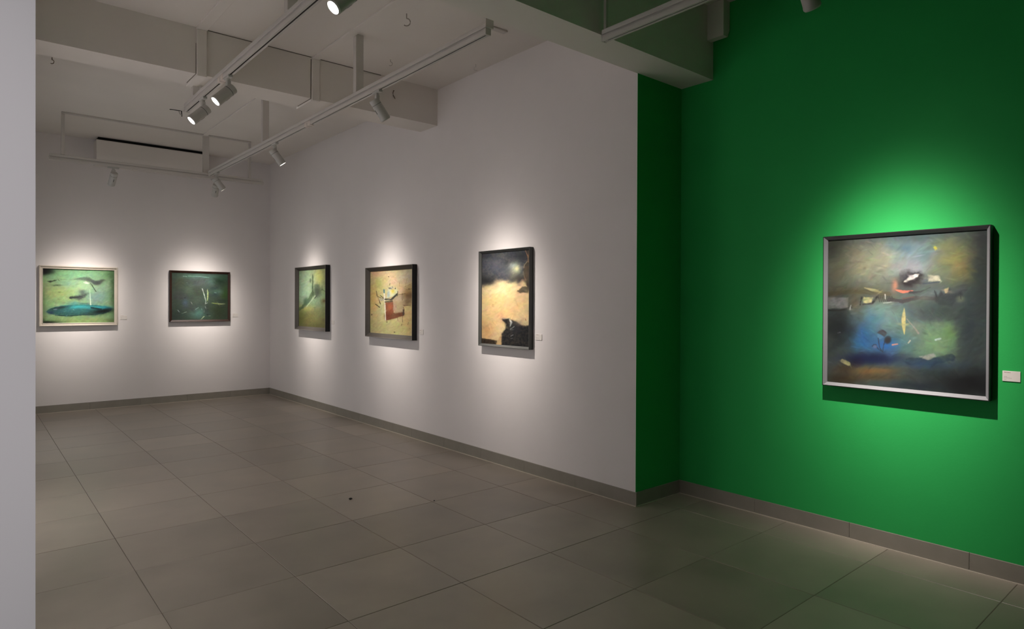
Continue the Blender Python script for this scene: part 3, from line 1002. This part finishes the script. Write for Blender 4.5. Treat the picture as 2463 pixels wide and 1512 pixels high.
P2 = [
    G(800, 300, 460, 60, (86, 126, 106), .8), G(820, 420, 300, 120, (86, 92, 86), .8), G(370, 450, 140, 120, (70, 76, 54), .8), G(560, 600, 120, 90, (82, 98, 74), .7),
    G(380, 720, 150, 150, (64, 64, 60), .7), G(500, 880, 60, 110, (70, 86, 102), .7), G(820, 1110, 200, 110, (86, 128, 114), .8), G(1370, 680, 80, 200, (42, 70, 22), .8),
    G(1180, 620, 140, 60, (86, 122, 98), .7), G(1250, 400, 120, 90, (22, 44, 26), .8), G(1330, 330, 120, 60, (50, 85, 55), .5), G(1150, 700, 80, 60, (42, 58, 56), .8), G(1130, 560, 110, 40, (42, 58, 52), .7),
    G(1220, 1060, 230, 190, (40, 50, 28), .8), G(300, 1150, 200, 120, (45, 55, 48), .7), G(1050, 420, 90, 90, (88, 120, 108), .6), G(700, 430, 50, 50, (60, 65, 60), .6),
    G(780, 650, 130, 90, (60, 64, 48), .6), G(1300, 830, 100, 40, (30, 40, 32), .7), G(640, 1000, 130, 90, (66, 68, 64), .6), G(760, 820, 200, 60, (72, 82, 68), .6), G(960, 1060, 70, 120, (45, 52, 46), .7),
    L([(560, 295), (780, 300), (1010, 325)], 14, (128, 172, 150), .8), L([(450, 300), (530, 310)], 8, (175, 200, 178)),
    L([(866, 572), (900, 680), (945, 840), (932, 895)], 20, (218, 224, 200), 1, 3, 4), L([(976, 572), (990, 660), (982, 780), (970, 855)], 26, (170, 182, 104), 1, 2, 4), L([(972, 600), (975, 800)], 7, (225, 228, 190), .9),
    L([(1055, 880), (1150, 892), (1270, 905), (1368, 893)], 18, (168, 178, 92), 1, 2, 4), L([(1210, 897), (1360, 897)], 7, (195, 198, 160), .9), L([(925, 908), (975, 880)], 9, (195, 196, 176)),
    L([(838, 1243), (870, 1210), (907, 1175)], 16, (196, 206, 150), 1, 1, 4), L([(338, 1045), (370, 1085)], 9, (205, 212, 200)), L([(425, 1118), (530, 1080)], 10, (140, 150, 132), .9),
    L([(718, 1025), (780, 988)], 9, (165, 184, 170)), L([(845, 1010), (860, 1022)], 9, (150, 170, 155)), L([(932, 955), (940, 1000)], 8, (170, 175, 160)), L([(620, 860), (645, 905)], 9, (165, 160, 150), .9),
    L([(1125, 650), (1170, 662)], 10, (172, 190, 176)), L([(1010, 1165), (1045, 1163)], 10, (165, 165, 140)), L([(600, 520), (680, 510)], 8, (110, 118, 110), .6), L([(520, 440), (550, 440)], 7, (130, 145, 120), .7),
    G(985, 1030, 14, 10, (20, 24, 20), .9), G(980, 1135, 20, 12, (22, 26, 22), .9), G(910, 1105, 12, 10, (26, 30, 26), .8), G(490, 770, 20, 18, (42, 42, 42), .8), L([(910, 1040), (905, 1110)], 6, (130, 140, 125), .8),
]
P3 = [
    G(300, 400, 160, 350, (166, 184, 144), .9), G(270, 600, 110, 180, (168, 196, 158), .8), G(540, 320, 100, 190, (208, 204, 112), .9), G(640, 420, 60, 200, (150, 150, 105), .7),
    G(430, 1080, 420, 260, (124, 118, 62), 1.0, 0, 3), G(560, 960, 120, 120, (128, 130, 82), .8), G(600, 640, 80, 90, (138, 160, 108), .8), G(470, 760, 120, 90, (128, 150, 112), .8), G(290, 860, 120, 50, (182, 176, 92), .8),
    G(230, 1050, 70, 160, (104, 102, 46), .7), G(480, 1180, 220, 50, (96, 92, 48), .7), G(610, 750, 60, 40, (105, 82, 46), .8), L([(600, 745), (655, 748)], 22, (92, 66, 34), .8),
    L([(200, 872), (250, 845), (310, 775), (370, 700), (415, 600)], 50, (82, 102, 66), .9, 0, 20), G(305, 745, 44, 60, (70, 94, 68), .95, 0, 3), G(345, 740, 50, 40, (92, 115, 88), .7),
    L([(250, 800), (250, 850), (205, 875)], 9, (62, 80, 48), .8), L([(412, 290), (418, 400), (412, 500), (418, 620)], 26, (66, 84, 54), 1, 1), G(415, 330, 12, 44, (76, 96, 62), .9, 0, 3), G(380, 390, 20, 36, (90, 108, 78), .9, 0, 3), L([(385, 420), (408, 450)], 6, (90, 105, 70), .8),
    G(490, 570, 64, 104, (78, 90, 66), 1, 0, 3), G(482, 490, 40, 40, (88, 100, 74), .9, 0, 3), G(490, 620, 40, 50, (74, 80, 68), .7), L([(530, 590), (572, 540), (640, 605), (660, 600)], 12, (96, 112, 72), .9), L([(570, 480), (572, 560)], 16, (86, 96, 56), .9, 1), L([(530, 420), (530, 460)], 6, (140, 140, 70), .8), L([(615, 450), (615, 510)], 10, (130, 132, 92), .7),
    G(420, 640, 26, 30, (70, 88, 58), .8), L([(455, 650), (400, 730), (310, 840)], 16, (196, 204, 158), .85), L([(480, 660), (450, 695)], 14, (48, 52, 44), .9), G(450, 855, 24, 10, (96, 112, 74), .8), G(600, 1080, 30, 30, (92, 88, 50), .6),
]
P4 = [
    G(300, 240, 130, 90, (232, 175, 135), .8), G(600, 330, 220, 160, (232, 198, 152), .85), G(330, 440, 80, 110, (182, 188, 104), .8), G(240, 650, 80, 240, (222, 180, 98), .8), G(380, 780, 70, 120, (188, 192, 130), .7),
    G(500, 1080, 400, 130, (196, 186, 118), .8), G(800, 980, 110, 220, (212, 176, 110), .8), G(770, 290, 120, 150, (198, 182, 152), .8), G(800, 560, 110, 110, (150, 112, 66), .85), G(840, 480, 60, 70, (172, 140, 84), .8), G(680, 480, 70, 60, (228, 190, 140), .7),
    Q([(430, 700), (552, 690), (560, 862), (722, 840), (722, 905), (560, 955), (440, 980)], 8, (120, 62, 38), 1, 8), G(505, 770, 50, 70, (178, 96, 58), .8), G(470, 920, 50, 40, (105, 44, 24), .7), G(640, 890, 80, 28, (96, 56, 30), .8),
    Q([(555, 640), (690, 580), (845, 640), (780, 740), (720, 760), (702, 850), (580, 872), (550, 800)], 8, (178, 150, 114), 1, 10), G(775, 690, 70, 50, (126, 98, 62), .9), G(800, 600, 70, 50, (112, 76, 42), .9), G(640, 640, 60, 50, (205, 180, 142), .7),
    Q([(470, 490), (600, 465), (625, 550), (565, 600), (450, 632)], 10, (226, 216, 172), .95, 12), G(545, 525, 32, 34, (228, 200, 70), .9), G(478, 570, 24, 54, (160, 172, 168), .9, 0, 3), G(520, 470, 40, 20, (215, 205, 190), .7), G(660, 530, 30, 40, (240, 190, 150), .8),
    Q([(402, 540), (420, 545), (441, 975), (430, 975)], 5, (238, 228, 204), 1, 2), Q([(395, 492), (420, 498), (422, 556), (400, 552)], 5, (72, 112, 122), 1, 3),
    L([(285, 520), (300, 600), (390, 640)], 9, (58, 48, 28)), L([(308, 610), (352, 720)], 15, (76, 58, 40), .95, 1), L([(273, 722), (340, 772)], 14, (60, 44, 28)), L([(350, 590), (400, 630)], 12, (50, 44, 36)), Q([(330, 625), (400, 640), (420, 660), (350, 670)], 8, (176, 170, 140)),
    L([(430, 650), (530, 655), (612, 572)], 26, (50, 46, 38), .95), L([(425, 690), (540, 680)], 18, (30, 28, 24)), L([(530, 640), (600, 585)], 22, (62, 56, 46)), L([(440, 668), (520, 640)], 6, (180, 175, 160), .9), L([(600, 590), (740, 568)], 7, (64, 46, 30)), L([(622, 530), (615, 600)], 10, (70, 60, 46)),
    L([(735, 460), (860, 405)], 6, (138, 98, 56), .9), L([(750, 510), (860, 490)], 6, (112, 74, 40), .9), L([(692, 560), (696, 670)], 7, (104, 62, 36)), L([(720, 590), (716, 640)], 6, (96, 62, 40)), L([(720, 748), (820, 746)], 12, (92, 60, 38)), L([(715, 818), (715, 884)], 28, (70, 54, 42)), L([(700, 880), (698, 1005)], 7, (82, 62, 42)), L([(618, 935), (630, 985)], 6, (120, 86, 56)),
    G(478, 303, 9, 7, (50, 36, 26), 1, 0, 4), G(455, 1000, 9, 9, (62, 42, 30), 1, 0, 4), G(573, 1160, 9, 9, (62, 44, 34), 1, 0, 4), G(215, 885, 8, 14, (80, 56, 36), 1, 0, 4), L([(680, 1055), (690, 1035)], 8, (76, 54, 36)), L([(780, 1045), (793, 1010)], 8, (96, 66, 44)), L([(494, 432), (502, 402)], 9, (80, 60, 46)), L([(770, 330), (740, 450)], 6, (172, 132, 90), .9), L([(648, 400), (645, 450)], 6, (160, 120, 76), .8), L([(390, 340), (395, 420)], 5, (170, 130, 90), .7), G(490, 480, 8, 12, (40, 36, 36), 1, 0, 4), G(515, 480, 9, 8, (40, 60, 80), 1, 0, 4), G(585, 485, 10, 10, (40, 36, 30), 1, 0, 4), L([(540, 455), (548, 480)], 7, (50, 44, 40)), G(595, 770, 6, 14, (130, 110, 96), .9, 0, 4), L([(410, 870), (415, 920)], 6, (120, 92, 60)), L([(805, 1100), (820, 1115)], 6, (130, 96, 60)), L([(715, 780), (725, 820)], 12, (120, 80, 50)), G(798, 495, 8, 8, (60, 40, 28), 1, 0, 4),
]
P5 = [
    G(390, 600, 190, 110, (252, 230, 168), .9), G(300, 780, 170, 160, (242, 200, 130), .7), G(600, 800, 120, 160, (228, 188, 128), .7), G(200, 1100, 90, 160, (214, 164, 100), .8), G(420, 930, 160, 100, (226, 180, 120), .7),
    Q([(100, 60), (800, 40), (800, 470), (700, 520), (600, 545), (560, 495), (500, 515), (440, 490), (330, 482), (240, 525), (100, 570)], 56, (62, 64, 67), 1, 26),
    G(300, 290, 130, 110, (90, 92, 96), .8), G(430, 380, 90, 90, (84, 84, 88), .6), G(190, 490, 110, 60, (32, 31, 30), .85), G(200, 170, 90, 40, (54, 54, 56), .7), G(630, 180, 120, 70, (40, 42, 46), .8), G(455, 255, 20, 24, (44, 46, 52), .8), G(600, 470, 80, 50, (62, 52, 40), .7), G(520, 440, 60, 40, (96, 88, 74), .7),
    G(555, 340, 76, 70, (200, 198, 162), .9), G(578, 345, 30, 36, (240, 234, 170), .95), G(530, 300, 40, 30, (190, 196, 180), .7),
    Q([(705, 105), (760, 80), (760, 660), (722, 600), (662, 480), (662, 330), (705, 240)], 16, (76, 64, 48), 1, 18), G(700, 420, 30, 90, (100, 84, 62), .7), G(730, 560, 24, 60, (48, 36, 26), .8), L([(680, 105), (715, 190), (720, 260)], 10, (176, 132, 90)), L([(738, 105), (722, 200)], 9, (150, 112, 80)), L([(705, 255), (670, 300), (664, 330)], 9, (196, 168, 130), .8), L([(655, 380), (672, 450), (690, 500)], 6, (170, 140, 104), .7),
    Q([(640, 486), (600, 540), (640, 560), (690, 540), (670, 490)], 30, (236, 196, 136), .8), Q([(582, 630), (640, 568), (722, 575), (722, 640), (620, 650)], 12, (74, 66, 48), .95, 20), G(650, 600, 26, 16, (120, 106, 78), .8), G(690, 620, 20, 12, (132, 120, 92), .7),
    Q([(385, 1165), (432, 1110), (432, 1030), (390, 985), (400, 970), (470, 972), (560, 1010), (640, 1062), (790, 1055), (790, 1400), (378, 1330)], 18, (17, 17, 19), 1, 12), G(600, 1030, 90, 30, (150, 130, 104), .55), G(560, 1120, 60, 60, (34, 34, 36), .7),
    L([(480, 975), (506, 1020), (490, 1075)], 26, (206, 202, 190), .95, 2), L([(400, 975), (470, 970)], 8, (226, 206, 170), .8), L([(440, 1040), (425, 1110), (395, 1135)], 9, (206, 180, 132), .8), L([(495, 1105), (522, 1088), (542, 1072)], 9, (158, 154, 144)), L([(495, 1115), (535, 1112)], 7, (120, 118, 110)), L([(498, 1195), (530, 1178)], 8, (140, 136, 130)), L([(500, 1225), (525, 1220)], 7, (110, 108, 104)), L([(600, 1140), (640, 1130)], 10, (36, 36, 38)),
    Q([(110, 1218), (220, 1228), (330, 1250), (322, 1300), (110, 1300)], 9, (38, 26, 14), 1, 8), L([(140, 1222), (240, 1235), (325, 1255)], 14, (88, 68, 44), .7), Q([(330, 1250), (380, 1180), (384, 1320), (320, 1300)], 12, (206, 160, 106), .95, 8), L([(275, 790), (270, 815), (285, 820)], 5, (180, 140, 90), .8), L([(288, 795), (292, 825)], 5, (180, 140, 90), .7), L([(682, 982), (690, 1000)], 10, (170, 96, 60), .9),
]
P6 = [
    G(420, 330, 270, 170, (134, 128, 100), .95), G(600, 280, 150, 130, (142, 140, 112), .8), G(800, 260, 190, 130, (114, 134, 134), .85), G(780, 380, 150, 70, (150, 150, 146), .7), G(750, 150, 340, 40, (70, 86, 86), .85), G(620, 200, 60, 30, (96, 118, 118), .7), G(720, 230, 80, 30, (78, 104, 110), .8), G(860, 270, 50, 60, (86, 112, 110), .7),
    G(1100, 330, 150, 130, (152, 138, 74), .9), G(1010, 215, 90, 50, (124, 124, 78), .8), G(1000, 400, 60, 40, (104, 112, 80), .7), G(1160, 420, 80, 70, (140, 122, 60), .7), Q([(918, 225), (932, 214), (946, 238), (928, 248)], 8, (206, 192, 60)),
    G(180, 200, 120, 120, (52, 54, 42), .85), G(220, 400, 80, 150, (92, 90, 66), .7), G(1290, 400, 90, 420, (44, 50, 46), .9), G(1270, 180, 80, 70, (52, 56, 52), .8),
    G(300, 545, 260, 42, (84, 78, 54), .85), L([(150, 560), (350, 545), (600, 565)], 30, (76, 70, 46), .8, 0, 14), L([(415, 518), (545, 552)], 20, (172, 162, 108), .85, 2), G(560, 590, 100, 50, (88, 78, 58), .8),
    G(240, 800, 150, 190, (24, 27, 27), .95), Q([(130, 585), (297, 588), (297, 662), (130, 672)], 10, (112, 112, 102), .95, 6), G(345, 630, 46, 60, (88, 78, 56), .85), L([(150, 682), (240, 682), (322, 664)], 13, (32, 32, 28), .9), L([(312, 676), (318, 645)], 12, (170, 168, 160), .9, 3),
    G(560, 720, 190, 80, (124, 136, 116), .85), G(590, 770, 160, 110, (98, 124, 118), .85), G(480, 740, 60, 50, (66, 106, 122), .7),
    Q([(412, 588), (482, 590), (470, 628), (405, 632)], 6, (186, 176, 114)), L([(398, 588), (386, 642)], 11, (38, 38, 34)), L([(480, 628), (512, 585)], 16, (34, 34, 30)), L([(405, 642), (480, 634)], 9, (60, 56, 48)),
] + [L([(520 + 14 * k, 572 + 2 * k), (530 + 14 * k, 622 - k)], 7, (38, 40, 40), .85) for k in range(8)] + [
    L([(570, 570), (572, 600)], 8, (206, 196, 176), .9), L([(560, 632), (640, 622), (690, 632)], 8, (160, 162, 150), .8),
    L([(600, 606), (700, 622), (800, 596), (940, 602)], 28, (60, 54, 52), .9, 0, 16), L([(700, 600), (780, 590)], 10, (92, 70, 60), .8), G(860, 600, 50, 18, (96, 96, 86), .8),
    Q([(655, 470), (680, 415), (740, 398), (820, 402), (862, 430), (860, 470), (800, 515), (730, 535), (675, 525), (656, 500)], 40, (58, 54, 52), .9, 30), Q([(690, 478), (730, 420), (800, 408), (835, 425), (815, 475), (760, 502), (710, 505)], 20, (34, 28, 28), .95, 20), G(700, 440, 60, 30, (74, 74, 74), .6),
    Q([(705, 480), (755, 432), (800, 418), (818, 420), (812, 440), (770, 458), (730, 478)], 8, (224, 212, 188), 1, 10),
    L([(645, 535), (700, 552), (775, 543)], 20, (232, 116, 86), .95, 2), G(640, 505, 22, 40, (196, 122, 88), .75), L([(750, 556), (830, 552), (902, 520)], 16, (52, 50, 48), .9, 3),
    Q([(885, 428), (960, 438), (980, 474), (888, 478)], 14, (196, 186, 150), .95, 12), L([(850, 492), (970, 480)], 10, (58, 68, 70), .9), G(940, 560, 60, 30, (100, 112, 106), .6),
    Q([(935, 625), (942, 552), (955, 590), (980, 548), (1000, 575), (1040, 530), (1050, 572), (1092, 568), (1130, 552), (1140, 590), (1090, 615), (1060, 660), (960, 650)], 14, (46, 48, 48), .9, 10), L([(932, 545), (945, 590)], 6, (40, 42, 42)), Q([(1003, 535), (1036, 520), (1026, 566), (1008, 566)], 9, (196, 174, 122)), G(1122, 610, 34, 24, (158, 158, 112), .9, 0, 3), L([(1120, 560), (1125, 610)], 5, (40, 40, 36)),
    G(850, 720, 150, 80, (62, 72, 68), .8), G(1180, 800, 110, 320, (44, 54, 54), .9), G(1000, 690, 120, 60, (50, 58, 52), .8),
    Q([(760, 790), (1070, 775), (1078, 1000), (1030, 1030), (780, 1040)], 60, (98, 126, 94), .9, 30), G(970, 940, 120, 110, (116, 142, 98), .8), G(1040, 850, 50, 70, (96, 126, 68), .7), G(720, 930, 110, 140, (84, 116, 106), .85), G(790, 830, 60, 60, (112, 112, 100), .6),
    G(430, 880, 110, 110, (44, 88, 126), .9), G(580, 940, 90, 60, (40, 92, 152), .9), G(400, 930, 60, 50, (46, 96, 140), .8), G(480, 1040, 230, 48, (20, 28, 60), .95, 0, 3), G(360, 1060, 60, 40, (24, 22, 44), .8),
    L([(745, 1060), (900, 1062), (1060, 1035)], 50, (40, 52, 60), .85, 0, 20), G(850, 1090, 260, 40, (44, 66, 88), .85), G(850, 1150, 300, 40, (50, 66, 66), .7), G(470, 1135, 210, 36, (124, 92, 50), .9), G(280, 1110, 80, 40, (66, 52, 34), .7), G(260, 1190, 160, 40, (56, 42, 24), .8), G(520, 1180, 200, 20, (92, 70, 40), .6),
    G(1180, 1230, 320, 110, (17, 17, 18), .95), G(800, 1240, 200, 40, (32, 40, 46), .8),
    L([(711, 672), (706, 760), (712, 862)], 30, (184, 168, 106), 1, 2, 3), L([(730, 750), (790, 820), (815, 855)], 14, (148, 134, 120), .8, 1), L([(625, 940), (662, 934)], 10, (206, 134, 112)), L([(742, 928), (756, 908)], 8, (176, 170, 140)), L([(940, 906), (976, 896)], 13, (178, 194, 172)), L([(222, 850), (240, 846)], 7, (120, 120, 130), .8),
    Q([(820, 1028), (925, 1003), (942, 1024), (885, 1056)], 10, (146, 146, 130), .95, 10), L([(258, 1055), (304, 1078)], 28, (156, 150, 104), 1, 0, 4),
    G(612, 1000, 40, 30, (70, 100, 130), .5), Q([(512, 850), (530, 834), (556, 829), (578, 842), (583, 862), (566, 880), (545, 866)], 5, (62, 62, 62), 1, 2), Q([(516, 858), (545, 868), (562, 882), (535, 900), (515, 885)], 5, (76, 108, 132), 1, 2), G(591, 903, 27, 30, (44, 44, 46), 1, 20, 6), L([(568, 912), (566, 935)], 5, (40, 44, 50)), L([(520, 890), (532, 960), (556, 995)], 7, (46, 54, 64)), L([(562, 930), (556, 985)], 6, (46, 54, 64)), L([(478, 950), (488, 938), (505, 938), (512, 955), (520, 968)], 7, (48, 54, 62)), G(498, 952, 16, 12, (84, 98, 120), 1, 0, 4), L([(520, 968), (545, 985)], 5, (48, 54, 62)),
]

FRAMES = [
    ('b', 0.6764, 1.4997, 1.0744, 1.8237, .050, .038, .016, (F_CREAM, F_CREAMI, F_CREAMI), 'sea-green painting of a teal pool in a cream frame, left on the back wall',
     [(180, 190), (1560, 222), (1545, 1225), (183, 1250)], (150, 182, 122), P1, 240, 190, 11, .62, 40, .005, .014),
    ('b', 2.1076, 2.8882, 1.1041, 1.8123, .045, .028, .012, (F_BROWN, F_BROWNI, F_BROWNI), 'dark green-grey painting in a dark brown frame on the back wall',
     [(197, 215), (1425, 240), (1420, 1240), (205, 1265)], (58, 70, 56), P2, 200, 170, 23, .72, 40, .004, None),
    ('w', 8.7681, 7.7720, 1.0162, 1.8557, .065, .043, .037, (F_BLACK, F_GREYI, F_EDGE), 'pale green and yellow painting in a deep dark frame, nearest the room corner',
     [(190, 215), (657, 185), (657, 1220), (190, 1165)], (152, 172, 122), P3, 190, 200, 37, .60, 30, .005, None),
    ('w', 6.7142, 5.6973, 1.0030, 1.7750, .060, .043, .036, (F_BLACK, F_GREYI, F_EDGE), 'orange and cream abstract painting in a deep dark frame',
     [(190, 215), (870, 183), (870, 1222), (190, 1165)], (208, 186, 128), P4, 230, 210, 41, .60, 30, .005, None),
    ('w', 4.5971, 3.9171, 1.0103, 1.8385, .047, .020, .018, (F_STEEL, F_STEELI, F_STEEL), 'tall peach painting with black top and bottom in a grey frame',
     [(145, 145), (742, 100), (733, 1340), (138, 1283)], (230, 194, 138), P5, 190, 250, 53, .70, 30, .004, None),
    ('g', 1.7857, 0.9410, 0.8998, 1.7932, .055, .020, .020, (F_BLACK, F_SILVER, F_BLACK), 'large dark blue and ochre painting in a silver-edged black frame on the green wall',
     [(145, 160), (1320, 97), (1310, 1322), (145, 1210)], (74, 84, 76), P6, 360, 360, 67, .60, 40, .004, None),
]
for F_ in FRAMES:
    picture(*F_)


# ------------------------------------------------------------------ caption cards
def card(wall, a0, a1, z0, z1, label):
    wid, hei = abs(a1 - a0), z1 - z0
    rng = random.Random(int(a0 * 1000))

    def W_(s, z, d):
        if wall == 'b':
            return (a0 + s, YB - d, z)
        return ((XW if wall == 'w' else XG) - d, a0 - s, z)

    def bx(m_, s0, s1, za, zb, d0, d1, bev=0):
        p, q = W_(s0, za, d0), W_(s1, zb, d1)
        return m_.box(min(p[0], q[0]), max(p[0], q[0]), min(p[1], q[1]), max(p[1], q[1]), za, zb, bev)
    root = empty('caption_card', W_(wid / 2, z0, 0), label, 'caption', 'small white caption cards beside the paintings')
    bx(MB(), 0, wid, z0, z1, 0, 0.004, 0.0006).build('card', M_CARD, root)
    lines = [(0.10, 0.46, 0.86, 0.055, M_INKR), (0.09, 0.27, 0.45, 0.030, M_INK), (0.09, 0.52, 0.32, 0.030, M_INK), (0.09, 0.22, 0.18, 0.030, M_INK)]
    for (s0, s1, zc_, h_, m_i) in lines:
        m_ = MB()
        s = s0
        while s < s1:
            e = min(s + rng.uniform(0.05, 0.11), s1)
            bx(m_, s * wid, e * wid, z0 + (zc_ - h_ / 2) * hei, z0 + (zc_ + h_ / 2) * hei, 0.004, 0.0043)
            s = e + 0.018
        m_.build('printed_line', m_i, root)
    return root


card('b', 1.536, 1.610, 1.147, 1.200, 'caption card right of the cream-framed painting')
card('b', 2.933, 3.007, 1.163, 1.214, 'caption card right of the dark brown frame')
card('w', 7.730, 7.655, 1.110, 1.160, 'caption card right of the pale green painting')
card('w', 5.650, 5.575, 1.066, 1.116, 'caption card right of the orange painting')
card('w', 3.886, 3.811, 1.091, 1.139, 'caption card right of the tall peach painting')
card('g', 0.899, 0.825, 1.004, 1.056, 'caption card on the green wall right of the large painting')
